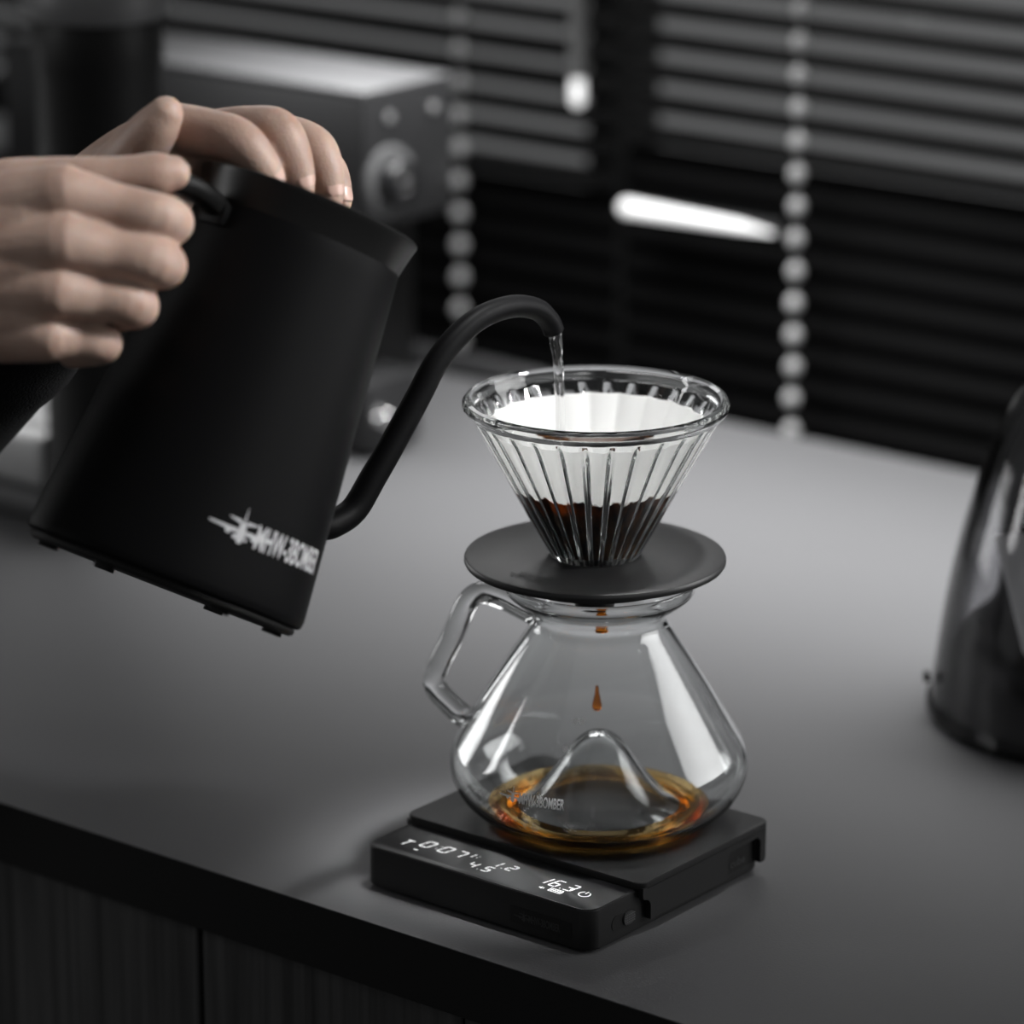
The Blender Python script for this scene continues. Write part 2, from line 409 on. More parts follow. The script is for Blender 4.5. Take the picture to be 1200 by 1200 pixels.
# ------------------------------------------------------------------ venetian blinds
YB = .700
PITCH = .0205
def slat_mesh(length):
    bm = bmesh.new(); n = 6; w = .025
    rows = []
    for k in range(n + 1):
        t = -1 + 2 * k / n
        rows.append((t * w / 2, .0012 * (1 - t * t)))
    for x in (0, length):
        for y, z in rows: bm.verts.new((x, y, z)); 
        for y, z in rows: bm.verts.new((x, y, z - .0003))
    bm.verts.ensure_lookup_table(); k = n + 1
    for i in range(n):
        bm.faces.new([bm.verts[j] for j in (i, i + 1, 2 * k + i + 1, 2 * k + i)])
        bm.faces.new([bm.verts[j] for j in (k + i, 3 * k + i, 3 * k + i + 1, k + i + 1)])
    for a, b in ((0, k), (n, k + n)):
        bm.faces.new([bm.verts[j] for j in (a, b, 2 * k + b, 2 * k + a)])
    bmesh.ops.recalc_face_normals(bm, faces=bm.faces)
    me = bpy.data.meshes.new('slat'); bm.to_mesh(me); bm.free()
    me.polygons.foreach_set('use_smooth', [True] * len(me.polygons)); me.materials.append(M['slat'])
    return me
def blind(x0, x1, label, tilt, zoff, cords):
    b = empty('venetian_blind', (x0, YB, 0)); tag(b, label, 'blind', 'black venetian blinds at the window')
    me = slat_mesh(x1 - x0)
    for k in range(-9, 22):
        z = zoff + k * PITCH
        s = mesh_obj('slat', me, M['slat'], b, (0, 0, z)); s.rotation_euler = (math.radians(tilt(z)), 0, 0)
    for xc in cords:
        bm = bmesh.new()
        for yy in (-.0135, .0135): tube([(xc - x0, yy, -.2), (xc - x0, yy, .46)], .0006, 6, bm)
        obj('ladder_cord', bm, M['cord'], b)
    obj('head_rail', box(0, x1 - x0, -.015, .015, .46, .49, .002), M['slat'], b)
    obj('bottom_rail', box(0, x1 - x0, -.013, .013, zoff - 10.2 * PITCH, zoff - 9.6 * PITCH, .002), M['slat'], b)
    return b
xg = ony(728, 200, YB).x
def tl(z): return 66 if z < .1035 else 18 + (4 if int(z * 1000) % 3 == 0 else 0)
def tr(z): return 66 if z < .139 else 17
blind(-1.95, xg - .004, 'black venetian blind on the left, ending at the gap behind the dripper', tl, ony(600, 12, YB).z - 8 * PITCH, [-1.5, -1.05])
blind(xg + .004, .75, 'black venetian blind on the right, reaching past the frame edge', tr, ony(840, 17, YB).z - 8 * PITCH, [0.0, .4])

def bead_chain(px, py0, py1, nb, label, yplane):
    top = ony(px[0], py0, yplane); bot = ony(px[1], py1, yplane)
    c = empty('bead_chain', (bot.x, bot.y, bot.z)); tag(c, label, 'bead chain', 'bead chains hanging before the blinds')
    x = (top.x + bot.x) / 2 - bot.x
    obj('cord', tube([(x, 0, -.02), (x, 0, .40)], .0008, 6), M['cord'], c)
    bm = sphere(.0052, 14, 8, (1, 1, 1.15)); bo = obj('bead', bm, M['bead'], c, 180)
    step = (top.z - bot.z) / (nb - 1)
    for i in range(nb + 5):
        o = bo if i == 0 else bo.copy()
        if i: COL.objects.link(o); o.parent = c
        o.location = (x + random.uniform(-.0004, .0004), random.uniform(-.0006, .0006), i * step)
bead_chain((537, 541), 20, 400, 11, 'pale bead chain between the grey machine and the spout', YB - .025)
bead_chain((937, 929), 10, 505, 14, 'pale bead chain right of the dripper against the dark blind', YB - .025)

# added glowing stand-ins: bright gap in the right blind, lit tip of a wand
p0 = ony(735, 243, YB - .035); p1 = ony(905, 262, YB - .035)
lb = empty('blind_gap_glow', ((p0.x + p1.x) / 2, p0.y, p0.z)); tag(lb, 'slim added glowing strip standing in for a bright gap in the right blind', 'painted_glow')
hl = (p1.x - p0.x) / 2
obj('gap_glow', tube([(-hl, 0, 0), (hl * .55, 0, 0), (hl, 0, -.001)], [.0056, .0034, .0010], 14, round_caps=True), M['blind_glow'], lb)
obj('added_glow_backing', box(-hl, hl, .0065, .012, -.004, .004, .001), M['dark_grey'], lb)
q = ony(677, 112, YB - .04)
pl = empty('tilt_wand', q); tag(pl, 'hanging blind wand before the left blind, its bright tip painted as glow', 'painted_glow')
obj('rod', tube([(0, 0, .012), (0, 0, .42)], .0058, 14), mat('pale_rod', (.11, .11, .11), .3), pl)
obj('tip_glow', tube([(0, 0, -.003), (0, 0, .009)], .0046, 14, round_caps=True), M['blind_glow'], pl)  # highlight on the wand end, put in as emission

# grey rail along the back edge
ra = onz(452, 407, 0); rb = onz(610, 447, 0)
rail_pts = [(-1.25, .597, .008), (-.80, .597, .008), (-.62, .597, .008), (-.50, .597, .007)]
tag(obj('metal_bar', tube(rail_pts, [.008, .008, .008, .0065], 14, round_caps=True), M['dark_grey']), 'grey round bar lying along the back edge of the worktop', 'bar')

# ------------------------------------------------------------------ grey coffee machine with a dial
mc = empty('coffee_machine', (-.48, .404, 0)); tag(mc, 'grey boxy coffee machine with a round dial behind the kettle', 'machine')
obj('housing', box(-.30, 0, 0, .082, .140, .220, .004, 2), M['dark_grey'], mc)
obj('top_cover', box(-.299, -.001, .001, .081, .2195, .2225, .001), M['top_cover'], mc)
obj('column', box(-.28, -.03, .040, .080, .030, .142, .003), M['black_deep'], mc)
obj('base', box(-.30, 0, 0, .05, .004, .048, .004, 2), M['dark_grey'], mc)
obj('foot', tube([(-.012, .012, 0), (-.012, .012, .005)], .008, 14), M['black_deep'], mc)
def xaxis(profile, x, y, z, n=32):
    bm = lathe(profile, n)
    for v in bm.verts: v.co = V((x + v.co.z, y + v.co.x, z + v.co.y))
    return bm
dl = onplane(455, 212, V((-.48, .404, 0)), V((1, 0, 0))) - V((-.48, .404, 0))
ring = obj('dial_ring', xaxis([(.014, -.001), (.021, -.001), (.021, .002), (.0195, .003), (.0150, .003), (.014, .002)], .0005, dl.y, dl.z, 40), M['steel_grey'], mc)
db = obj('dial', xaxis([(0, -.001), (.0135, -.001), (.0135, .010), (.0125, .012), (0, .012)], .001, dl.y, dl.z, 40), M['black_gloss'], mc)
for i, (a, b) in enumerate(((-.004, .001), (0, .002), (.004, .003), (-.001, -.006), (.003, -.005))):
    obj('dial_stud', xaxis([(0, 0), (.0018, 0), (.0016, .0012), (0, .0016)], .0128, dl.y + a, dl.z + b, 12), M['chrome'], db)
for a in (.022, .062): obj('screw', xaxis([(0, -.001), (.003, -.001), (.0028, .0012), (0, .0016)], .0002, a, .205, 14), M['pale_steel'], mc)
kn = onplane(459, 492, V((-.47, .404, 0)), V((1, 0, 0)))
obj('drain_knob', xaxis([(0, -.012), (.006, -.012), (.0065, -.003), (.005, .001), (0, .002)], kn.x + .48, kn.y - .404, kn.z, 18), M['chrome'], mc)

# black grinder behind the kettle
gp = onz(132, 615, 0)
gr = empty('coffee_grinder', (gp.x, gp.y, 0)); tag(gr, 'tall black cylindrical grinder standing behind the hands', 'grinder')
obj('body', lathe([(0, .002), (.036, .002), (.038, .006), (.037, .03), (.0345, .05), (.0345, .258), (.036, .264), (.036, .282), (.0345, .288), (0, .288)], 64), M['black_deep'], gr)
obj('collar', lathe([(.0345, .288), (.040, .290), (.041, .296), (.041, .304), (.039, .307), (0, .307)], 64), M['steel_grey'], gr)
obj('hopper', lathe([(.030, .307), (.032, .308), (.040, .35), (.043, .39), (.042, .395), (0, .398)], 64), M['black_gloss'], gr)
obj('foot_ring', lathe([(0, 0), (.034, 0), (.035, .002), (0, .0025)], 48), M['dark_grey'], gr)

# pale metal drip tray at the left edge
tp = onz(0, 604, 0)
tr_ = empty('drip_tray', (tp.x, tp.y, 0)); tag(tr_, 'low pale metal tray at the left edge behind the kettle', 'tray')
obj('foot_rail', box(-.25, .033, .006, .16, 0, .004, .001), M['black_deep'], tr_)
obj('lower_body', box(-.25, .035, 0, .17, .004, .018, .003), M['steel_grey'], tr_)
obj('groove', box(-.25, .034, .002, .168, .018, .022), M['dark_grey'], tr_)
obj('upper_body', box(-.25, .035, 0, .17, .022, .052, .003), M['pale_steel'], tr_)
for i in range(6): obj('grate_bar', box(-.24, .030, .015 + i * .024, .021 + i * .024, .052, .055, .001, 1), M['pale_steel'], tr_)
# pale canister far left
cp = onz(-9, 149, .11)
cn = empty('canister', (cp.x, cp.y, 0)); tag(cn, 'pale metal canister at the far left behind the grinder', 'canister')
obj('body', lathe([(0, 0), (.042, 0), (.043, .003), (.043, .098), (.042, .100), (0, .100)], 64), M['dark_grey'], cn)
obj('lid', lathe([(0, .100), (.045, .100), (.046, .102), (.046, .108), (.044, .110), (0, .1105)], 64), M['pale_steel'], cn)

# ------------------------------------------------------------------ filter dispenser at the right edge
dc = onz(1288, 838, 0)
ds = empty('filter_dispenser', (dc.x, dc.y, 0)); tag(ds, 'smoked clear domed filter holder with black base at the right edge', 'filter holder')
k = 1 / (F / (dc - CAM).dot(FW))
def rp(px): return (1288 - px) * k
domeprof = [(rp(1090), .006), (rp(1092), .016), (rp(1100), .045), (rp(1112), .076), (rp(1128), .104), (rp(1150), .135), (rp(1178), .160), (rp(1215), .180), (rp(1250), .190), (0.0, .194)]
dp = catmull(domeprof, 5)
th = .0024
outer = dp
inner = [(max(r - th, 0), z - (th if z > .12 else 0)) for r, z in dp][::-1]
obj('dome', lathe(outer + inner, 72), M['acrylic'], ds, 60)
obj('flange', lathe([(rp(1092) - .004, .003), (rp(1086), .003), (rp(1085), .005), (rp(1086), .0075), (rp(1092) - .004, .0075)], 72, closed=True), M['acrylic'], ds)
obj('latch', tube([(-rp(1088) * RT.x, -rp(1088) * RT.y, .020), (-rp(1081) * RT.x, -rp(1081) * RT.y, .020)], .003, 12), M['black_deep'], ds)
obj('base', lathe(catmull([(0, .0), (rp(1104), .0), (rp(1105), .004), (rp(1107), .020), (rp(1112), .032), (rp(1124), .042), (rp(1150), .052), (rp(1163), .062), (rp(1167), .08), (rp(1163), .105), (rp(1166), .125), (rp(1190), .150), (rp(1215), .160), (0, .165)], 3), 64), M['black_deep'], ds)
fdir = (-FH).normalized()
fperp = RT.copy()
def paper_filter(dist, side, ht, label):
    base = V((dc.x, dc.y, 0)) + fdir * dist + fperp * side
    bm = bmesh.new()
    n = 14; rows = 6
    lay = []
    for off in (0, .0006):
        g = []
        for j in range(rows + 1):
            t = j / rows
            wv = .010 + .014 * t
            row = []
            for i in range(n + 1):
                a = (i / n - .5) * 2
                zz = .046 + t * ht - .006 * abs(a) ** 2 * t
                out = -.012 * a * a - .014 * t + .0012 * math.sin(i * 2.2)
                row.append(bm.verts.new(base + fperp * (a * wv) + fdir * (out + off) + V((0, 0, zz))))
            g.append(row)
        lay.append(g)
    for g in lay:
        for j in range(rows):
            for i in range(n): bm.faces.new((g[j][i], g[j][i + 1], g[j + 1][i + 1], g[j + 1][i]))
    A, B = lay
    bound = [A[0][i] for i in range(n + 1)] + [A[j][n] for j in range(1, rows + 1)] + [A[rows][i] for i in range(n - 1, -1, -1)] + [A[j][0] for j in range(rows - 1, 0, -1)]
    bB = [B[0][i] for i in range(n + 1)] + [B[j][n] for j in range(1, rows + 1)] + [B[rows][i] for i in range(n - 1, -1, -1)] + [B[j][0] for j in range(rows - 1, 0, -1)]
    for i in range(len(bound)):
        bm.faces.new((bound[i], bound[(i + 1) % len(bound)], bB[(i + 1) % len(bound)], bB[i]))
    tag(obj('paper_filter', bm, M['paper_plain'], None, 60), label, 'paper filter', 'paper filters in the holder')
paper_filter(.064, -.022, .055, 'white paper filter in front, inside the smoked holder')
paper_filter(.055, -.034, .060, 'white paper filter standing second, inside the smoked holder')

# ------------------------------------------------------------------ coffee scale
sc = empty('coffee_scale', (0, 0, 0)); tag(sc, 'flat black coffee scale with white digits under the glass server', 'scale')
bx0, bx1, by0, by1 = -.0573, .0655, -.0912, .0315
obj('base', prism(rrect(bx0, bx1, by0, by1, .0065), .0016, .0192, .0006, 2), M['black_plastic'], sc)
for fx in (bx0 + .015, bx1 - .015):
    for fy in (by0 + .015, by1 - .015): obj('rubber_foot', tube([(fx, fy, 0), (fx, fy, .0018)], .005, 16), M['black_deep'], sc)
pan = rrect(bx0 + .0005, bx1 - .0005, by0 + .0005, -.045, .0062)
dpnl = obj('display_panel', prism(pan, .0190, .0196, .00025, 2), M['black_gloss'], sc)
plate_pts = rrect(-.0600, .0688, -.0603, .0333, .0045)
obj('weighing_plate', prism(plate_pts, .0196, .0230, .0007, 3), M['black_plastic'], sc)
def side(yy, zz, xx): return (xx, yy, zz)
# skirt of the plate on the right with a curved cut in front and a notch behind
def arc(cy, cz, r, a0, a1, n=6): return [(cy + r * math.cos(a0 + (a1 - a0) * i / n), cz + r * math.sin(a0 + (a1 - a0) * i / n)) for i in range(n + 1)]
sk = [(-.0590, .0205), (-.0590, .0160)] + arc(-.0575, .0110, .0040, pi / 2, 0, 5) + [(-.0535, .0052)]
sk += [(.0020, .0052), (.0020, .0120)] + arc(.0045, .0145, .0025, pi, pi / 2, 4) + arc(.0232, .0145, .0030, pi / 2, 0, 4) + [(.0262, .0052), (.0292, .0052), (.0302, .0065), (.0302, .0205)]
obj('plate_skirt', prism(sk, .0658, .0687, 0, fmap=side), M['black_plastic'], sc)
sk2 = [(-.0590, .0205), (-.0590, .0052), (.0328, .0052), (.0328, .0205)]
obj('plate_skirt', prism(sk2, -.0599, -.0575, 0, fmap=side), M['black_plastic'], sc)
obj('notch_shade_sheet', prism([(.002, .0052), (.0262, .0052), (.0262, .0172), (.002, .0172)], .0654, .0657, 0, fmap=side), M['black_deep'], sc)  # black sheet colours in the shade inside the notch
# slide switch on the right side
swp = rrect(-.0765, -.0600, .0055, .0125, .0034)
obj('switch_recess', prism(swp, .0654, .0657, 0, fmap=side), M['black_deep'], sc)
sw = obj('switch', prism(rrect(-.0690, -.0612, .0062, .0118, .0026), .0655, .0664, .0002, 1, fmap=side), M['dark_grey'], sc)
bm = bmesh.new()
for i in range(6):
    for j in range(4): box(.0664, .0666, -.0682 + i * .0012, -.0676 + i * .0012, .0072 + j * .0011, .0076 + j * .0011, bm=bm)
obj('grip_dots', bm, M['steel_grey'], sw, smooth=0)
# recessed maker's plate on the front
obj('badge_recess', prism(rrect(.0235, .0560, .0048, .0125, .0008), -.09135, -.0911, 0, fmap=lambda a, b, c: (a, c, b)), M['black_deep'], sc)
lg = wrap(logo(.0036), lambda x, y: (.0335 + x * 1.02, -.09150, .0067 + y), 1)
no_recalc_obj('lettering', lg, M['dark_grey'], sc)
tb = text_bm('cube', .0036, .011, .02)
no_recalc_obj('lettering', wrap(tb, lambda x, y: (.06600, .0075 + x, .0075 + y), 1), M['dark_grey'], sc)
# seven-segment display
SEG = {'0': 'abcdef', '1': 'bc', '2': 'abged', '3': 'abgcd', '4': 'fgbc', '5': 'afgcd', '6': 'afgedc', '7': 'abc', 'T': ''}
def seg_char(ch, w, h, t, slant=.22):
    bm = bmesh.new()
    def bar(x0, y0, x1, y1):
        d = V((x1 - x0, y1 - y0, 0)).normalized(); nn = V((-d.y, d.x, 0)) * t / 2
        a = V((x0, y0, 0)) + d * t * .25; b = V((x1, y1, 0)) - d * t * .25
        pts = [a + nn * .8, a - d * t * .0, a - nn * .8, b - nn * .8, b, b + nn * .8]
        pts = [a + nn, a - nn, b - nn, b + nn]
        bm.faces.new([bm.verts.new((p.x + p.y * slant, p.y, 0)) for p in pts])
    L_ = {'a': (0, h, w, h), 'b': (w, h, w, h / 2), 'c': (w, h / 2, w, 0), 'd': (0, 0, w, 0), 'e': (0, 0, 0, h / 2), 'f': (0, h / 2, 0, h), 'g': (0, h / 2, w, h / 2)}
    if ch == 'T': bar(-w / 2, h, w / 2, h); bar(0, 0, 0, h)
    elif ch == '.': bar(0, 0, t * 1.1, 0)
    elif ch == ':': bar(0, h * .25, t * 1.1, h * .25); bar(0, h * .75, t * 1.1, h * .75)
    else:
        for s_ in SEG[ch]: bar(*L_[s_])
    return bm
ZD = .01966
def put(bm, px, py, name='digit'):
    p = onz(px, py, ZD)
    for v in bm.verts: v.co = V((p.x + v.co.x, p.y + v.co.y, ZD))
    no_recalc_obj(name, bm, M['led'], dpnl)
def string(txt, px, py, w, h, t, gap, sp=.0010):
    p = onz(px, py, ZD); x = 0
    for ch in txt:
        b = seg_char(ch, w, h, t)
        ww = w
        if ch in '.:': ww = -gap * .25
        if ch == '1': 
            for v in b.verts: v.co.x -= w * .65
            ww = w * .4
        for v in b.verts: v.co = V((p.x + x + v.co.x, p.y + v.co.y, ZD))
        no_recalc_obj('digit', b, M['led'], dpnl)
        x += ww + gap
string('T', 470.5, 989, .0042, .0056, .0007, 0)
p = onz(486, 994.5, ZD)
b = bmesh.new(); b.faces.new([b.verts.new(q_) for q_ in ((-.0011, -.0004, 0), (.0011, -.0004, 0), (.0013, .0004, 0), (-.0009, .0004, 0))]); put(b, 487, 995.5, 'unit_mark')
string('0:07', 491, 990.5, .0042, .0064, .0008, .0032)
string('1:', 549, 1003.5, .0030, .0038, .0007, .0020)
string('4.5', 545.5, 1014, .0032, .0052, .0007, .0027)
string('1.2', 578, 1014.5, .0032, .0052, .0007, .0027)
string('16.3', 633.5, 1034, .0034, .0066, .0007, .0025)
def ring_bm(r, t, a0=0, a1=2 * pi, n=24):
    bm = bmesh.new(); prev = None
    for i in range(n + 1):
        a = a0 + (a1 - a0) * i / n
        c = (bm.verts.new((r * math.cos(a), r * math.sin(a), 0)), bm.verts.new(((r - t) * math.cos(a), (r - t) * math.sin(a), 0)))
        if prev: bm.faces.new((prev[0], c[0], c[1], prev[1]))
        prev = c
    return bm
def quad(bm, pts): bm.faces.new([bm.verts.new((x, y, 0)) for x, y in pts])
b = ring_bm(.0028, .0006, pi / 2 + .5, pi / 2 - .5 + 2 * pi); quad(b, [(-.0003, .0006), (.0003, .0006), (.0003, .0032), (-.0003, .0032)]); put(b, 685, 1048, 'power_icon')
b = bmesh.new()
for r_ in ((-.0034, .0030, .0013, .0017), (-.0034, .0030, -.0017, -.0013), (-.0034, -.0030, -.0017, .0017), (.0030, .0034, -.0010, .0010), (.0027, .0031, -.0017, .0017)):
    quad(b, [(r_[0], r_[2]), (r_[1], r_[2]), (r_[1], r_[3]), (r_[0], r_[3])])
for i in range(4): quad(b, [(-.0026 + i * .0013, -.0009), (-.0019 + i * .0013, -.0009), (-.0016 + i * .0013, .0009), (-.0023 + i * .0013, .0009)])
put(b, 651.5, 1044, 'battery_icon')
b = bmesh.new(); quad(b, [(-.0014, -.0004), (-.0008, -.0004), (-.0008, .0004), (-.0014, .0004)]); quad(b, [(-.0008, -.0004), (.0002, -.0011), (.0002, .0011), (-.0008, .0004)]); quad(b, [(.0008, -.0007), (.0011, -.0007), (.0011, .0007), (.0008, .0007)]); put(b, 635, 1040, 'speaker_icon')
b = ring_bm(.0007, .0003); quad(b, [(.0005, .0006), (.0008, .0006), (.0006, -.0014), (.0003, -.0014)]); put(b, 670, 1042.5, 'unit_icon')

# ------------------------------------------------------------------ glass server
AX = V((.0062, -.0080, .0231))
sv = empty('glass_server', AX); tag(sv, 'clear flared glass server with a peak in its base, standing on the scale', 'server')
s_out = [(0, .0362), (.0045, .0352), (.0100, .0300), (.0160, .0218), (.0225, .0132), (.0290, .0066), (.0350, .0024), (.0395, .0004), (.0420, 0), (.0455, .0009), (.0520, .0042), (.0590, .0102), (.0633, .0175), (.0648, .0250), (.0638, .0318), (.0600, .0390), (.0500, .0556), (.0400, .0715), (.0325, .0830), (.0291, .0885), (.0283, .0918), (.0305, .0952), (.0360, .0992), (.0402, .1028), (.0412, .1062), (.0412, .1080)]
s_in = [(.0406, .1086), (.0397, .1080), (.0396, .1062), (.0388, .1036), (.0350, .1006), (.0292, .0964), (.0268, .0924), (.0275, .0878), (.0309, .0822), (.0384, .0706), (.0484, .0547), (.0584, .0381), (.0621, .0312), (.0631, .0250), (.0617, .0183), (.0577, .0117), (.0512, .0062), (.0458, .0034), (.0425, .0026), (.0396, .0029), (.0358, .0048), (.0303, .0090), (.0240, .0154), (.0174, .0240), (.0113, .0325), (.0052, .0376), (0, .0386)]
prof = catmull(s_out + s_in, 4)
obj('vessel', lathe([(max(r, 0), z) for r, z in prof], 128), M['glass'], sv, 180)
def inner_r(z):
    pts = s_in[:19]
    for (r0, z0), (r1, z1) in zip(pts, pts[1:]):
        if min(z0, z1) <= z <= max(z0, z1): return r0 + (r1 - r0) * (z - z0) / (z1 - z0 + 1e-9)
    return .04
def outer_r(z):
    pts = catmull(s_out, 4)[40:]
    for (r0, z0), (r1, z1) in zip(pts, pts[1:]):
        if min(z0, z1) <= z <= max(z0, z1) and abs(z1 - z0) > 1e-7: return r0 + (r1 - r0) * (z - z0) / (z1 - z0)
    return .06
# handle: bent rod on the far left
HB = math.radians(24)
HD = (-RT * math.cos(HB) + FH * math.sin(HB)).normalized()
hpn = HD.cross(UPW)
hpx = [(632, 722), (612, 712), (588, 700), (566, 694), (552, 700), (542, 716), (530, 746), (516, 774), (509, 793), (513, 809), (530, 827), (560, 853)]
hp = [onplane(x, y, AX, hpn) - AX for x, y in hpx]
hp = [V(p) for p in catmull([tuple(q) for q in hp], 4)]
# keep the ends just inside the vessel wall
def rad(q): return math.hypot(q.x, q.y)
hp = [q for q in hp if rad(q) > outer_r(min(max(q.z, .02), .105)) - .0008]
obj('handle', tube(hp, .0050, 24, flat=(1.25, .95), up_hint=hpn), M['glass'], sv, 180)
# brewed coffee on the bottom, all round the peak
LV = .0050
c_out = [(r, z) for r, z in catmull(s_in, 4)]
ring_p = [(r, z) for r, z in c_out if z <= LV and r > .025]
cof = [(ring_p[0][0] + .0003, LV)] + [(r + (.0003 if r > .045 else 0) - (.0003 if r < .0415 else 0), z - .0003) for r, z in ring_p] + [(ring_p[-1][0] - .0003, LV)]
co = obj('brewed_coffee', lathe(cof, 128, closed=True), M['coffee'], None, 180); co.location = AX
tag(co, 'thin layer of amber coffee in the bottom of the glass server', 'coffee')
# printed logo and level dots
caz = math.atan2((CAM - AX).y, (CAM - AX).x)
def on_server(az_deg, x, z): 
    r = outer_r(z) + .0002; a = caz + math.radians(az_deg) + x / r
    return (r * math.cos(a), r * math.sin(a), z)
lg = wrap(logo(.0046), lambda x, y: on_server(-31, x, .0262 + y * 1.05), .002)
no_recalc_obj('printed_logo', lg, M['print_white'], sv)
for az, z in ((-12, .060), (-8.5, .060), (-15, .0495)):
    b = bmesh.new(); bmesh.ops.create_circle(b, cap_ends=True, radius=.0011, segments=12)
    no_recalc_obj('level_dot', wrap(b, lambda x, y: on_server(az, x, z + y), 1), M['print_white'], sv)

# ------------------------------------------------------------------ dripper: stand plate + fluted glass cone
DX = AX - RT * .0022
dr = empty('dripper', DX + V((0, 0, .1160))); tag(dr, 'fluted clear glass dripper on a round black plate above the server', 'dripper')
Z0 = .003     # plate top, local
obj('stand_plate', lathe([(.0195, Z0 - .0005), (.0198, Z0), (.0548, Z0), (.0556, Z0 - .0004), (.0560, Z0 - .0012), (.0560, Z0 - .0026), (.0555, Z0 - .0034), (.0545, Z0 - .0037), (.0400, Z0 - .0037), (.0395, Z0 - .0095), (.0380, Z0 - .0100), (.0370, Z0 - .0095), (.0365, Z0 - .0037), (.0110, Z0 - .0037), (.0085, -.0200), (.0075, -.0207), (.0060, -.0200), (.0055, Z0 - .002)], 128, closed=True), M['stand'], dr)
lgd = logo(.0034)
def on_disc3(x, y):
    r = .0480 + y * 2.6; a = caz + math.radians(-45) + x / .046
    return (r * math.cos(a), r * math.sin(a), Z0 + .0002)
no_recalc_obj('engraved_logo', wrap(lgd, lambda x, y: on_disc3(x, -y), .002), M['emboss'], dr)
NF = 28
H = .0655
RB, RTOP = .0196, .0533
g_out = [(RB - .0005, Z0 + .0003)] + [(RB + (RTOP - RB) * t, Z0 + .0008 + t * (H - .004)) for t in [i / 14 for i in range(15)]]
zt = g_out[-1][1]
rim = [(.0542, zt + .0012), (.0556, zt + .0020), (.0566, zt + .0036), (.0566, zt + .0052), (.0556, zt + .0066), (.0540, zt + .0070), (.0526, zt + .0062), (.0518, zt + .0048), (.0513, zt + .0030), (.0506, zt + .0006)]
g_in = [(RB + (RTOP - RB) * t - .0046, Z0 + .0008 + t * (H - .004)) for t in [i / 20 for i in range(20, -1, -1)]] + [(RB - .0055, Z0 + .0003)]
full = g_out + rim + g_in
n_in0 = len(g_out) + len(rim)
def flute(i, r, z, a):
    t = (a * NF / (2 * pi)) % 1.0 - .5
    rib = math.exp(-(t / .13) ** 2)
    if i >= n_in0: return r + .0016 - .0018 * rib * min(1, (i - n_in0) / 2 + .15)
    return r
obj('glass_cone', lathe(full, NF * 14, rfun=flute, closed=True), M['glass_thick'], dr, 30)

# paper filter with coffee
pf = empty('paper_filter', DX + V((0, 0, .1160))); tag(pf, 'white pleated paper filter soaked brown at the bottom, inside the dripper', 'paper filter')
def cone_r(z): return RB + (RTOP - RB) * (z - Z0 - .0008) / (H - .004) - .0049
po = [(cone_r(z), z) for z in [Z0 + .0030 + i * (.0590 - .003) / 24 for i in range(25)]]
pi_ = [(r - .0003, z) for r, z in po][::-1]
def pleat(i, r, z, a):
    t = z / .06
    return r - (.0005 + .0014 * t) * (abs(math.sin(a * 11)) ** .8) - .0004 * t * math.sin(a * 5 + 1) * .5
ctr = [(0, po[0][1])]
obj('paper', lathe([(0, po[0][1])] + po + pi_ + [(0, po[0][1] + .0003)], 288, rfun=pleat), M['paper'], pf, 60)
rs = cone_r(.031) - .0022
def bed(i, r, z, a): return r
cb = obj('wet_coffee', lathe([(0, .0275), (rs * .3, .0278), (rs * .7, .0285), (rs * .93, .0300), (rs, .0310), (rs - .004, .024), (cone_r(.012) - .0022, .012), (cone_r(.008) - .0022, .008), (0, .0075)], 96), M['slurry'], pf)

# ------------------------------------------------------------------ kettle
UK = (RT * .36 + UP * .93 + FW * .06).normalized()
SK = -(UPW - UK * UPW.dot(UK)); SK.normalize()
NK = UK.cross(SK)
BK = at(188, 689, 1.504)
KM = Matrix(((SK.x, NK.x, UK.x, BK.x), (SK.y, NK.y, UK.y, BK.y), (SK.z, NK.z, UK.z, BK.z), (0, 0, 0, 1)))
KI = KM.inverted()
kt = empty('gooseneck_kettle', mat=KM); tag(kt, 'matte black gooseneck kettle tilted to pour over the dripper', 'kettle')
obj('base_plate', lathe([(0, .0005), (.0535, .0005), (.0550, .0012), (.0555, .0026), (.0550, .0038), (0, .0038)], 96), M['black_deep'], kt)
for i in range(6):
    a = i * pi / 3 + .35
    obj('foot', tube([(.047 * math.cos(a), .047 * math.sin(a), -.0012), (.047 * math.cos(a), .047 * math.sin(a), .001)], .0042, 12), M['black_deep'], kt)
def body_r(z): return .0576 - (z - .008) * (.0576 - .0428) / .140
obj('body', lathe([(.050, .0040), (.0562, .0040), (.0572, .0048), (.0576, .0068)] + [(body_r(z), z) for z in [.008 + .14 * i / 20 for i in range(21)]] + [(.0426, .1488), (.0404, .1488), (.040, .006), (.050, .006)], 128, closed=True), M['kettle'], kt)
obj('rim', lathe([(.0427, .1486), (.0430, .1505), (.0438, .1545), (.0450, .1595), (.0455, .1612), (.0455, .1620), (.0448, .1626), (.0438, .1622), (.0432, .1600), (.0420, .1490)], 128, closed=True), M['kettle_rim'], kt)
ld_ = obj('lid', lathe([(0, .1560), (.0425, .1560), (.0430, .1575), (.0425, .1592), (.0405, .1598), (0, .1600)], 96), M['kettle'], kt)
sp_px = [(392, 613), (415, 597), (437, 560), (460, 520), (490, 465), (510, 427), (535, 395), (565, 371), (600, 359), (628, 362), (643, 375), (649, 388)]
sp = [KI @ onplane(x, y, BK, NK) for x, y in sp_px]
sp = [V((.0500, 0, .0440)), V((.0600, 0, .0455)), V((.0690, 0, .0480))] + sp
spc = [V(p) for p in catmull([tuple(q) for q in sp], 5)]
nsp = len(spc)
def sr(i):
    t = i / (nsp - 1)
    return .0063 * (1 - t) + .0044 * t if t < .9 else .0045
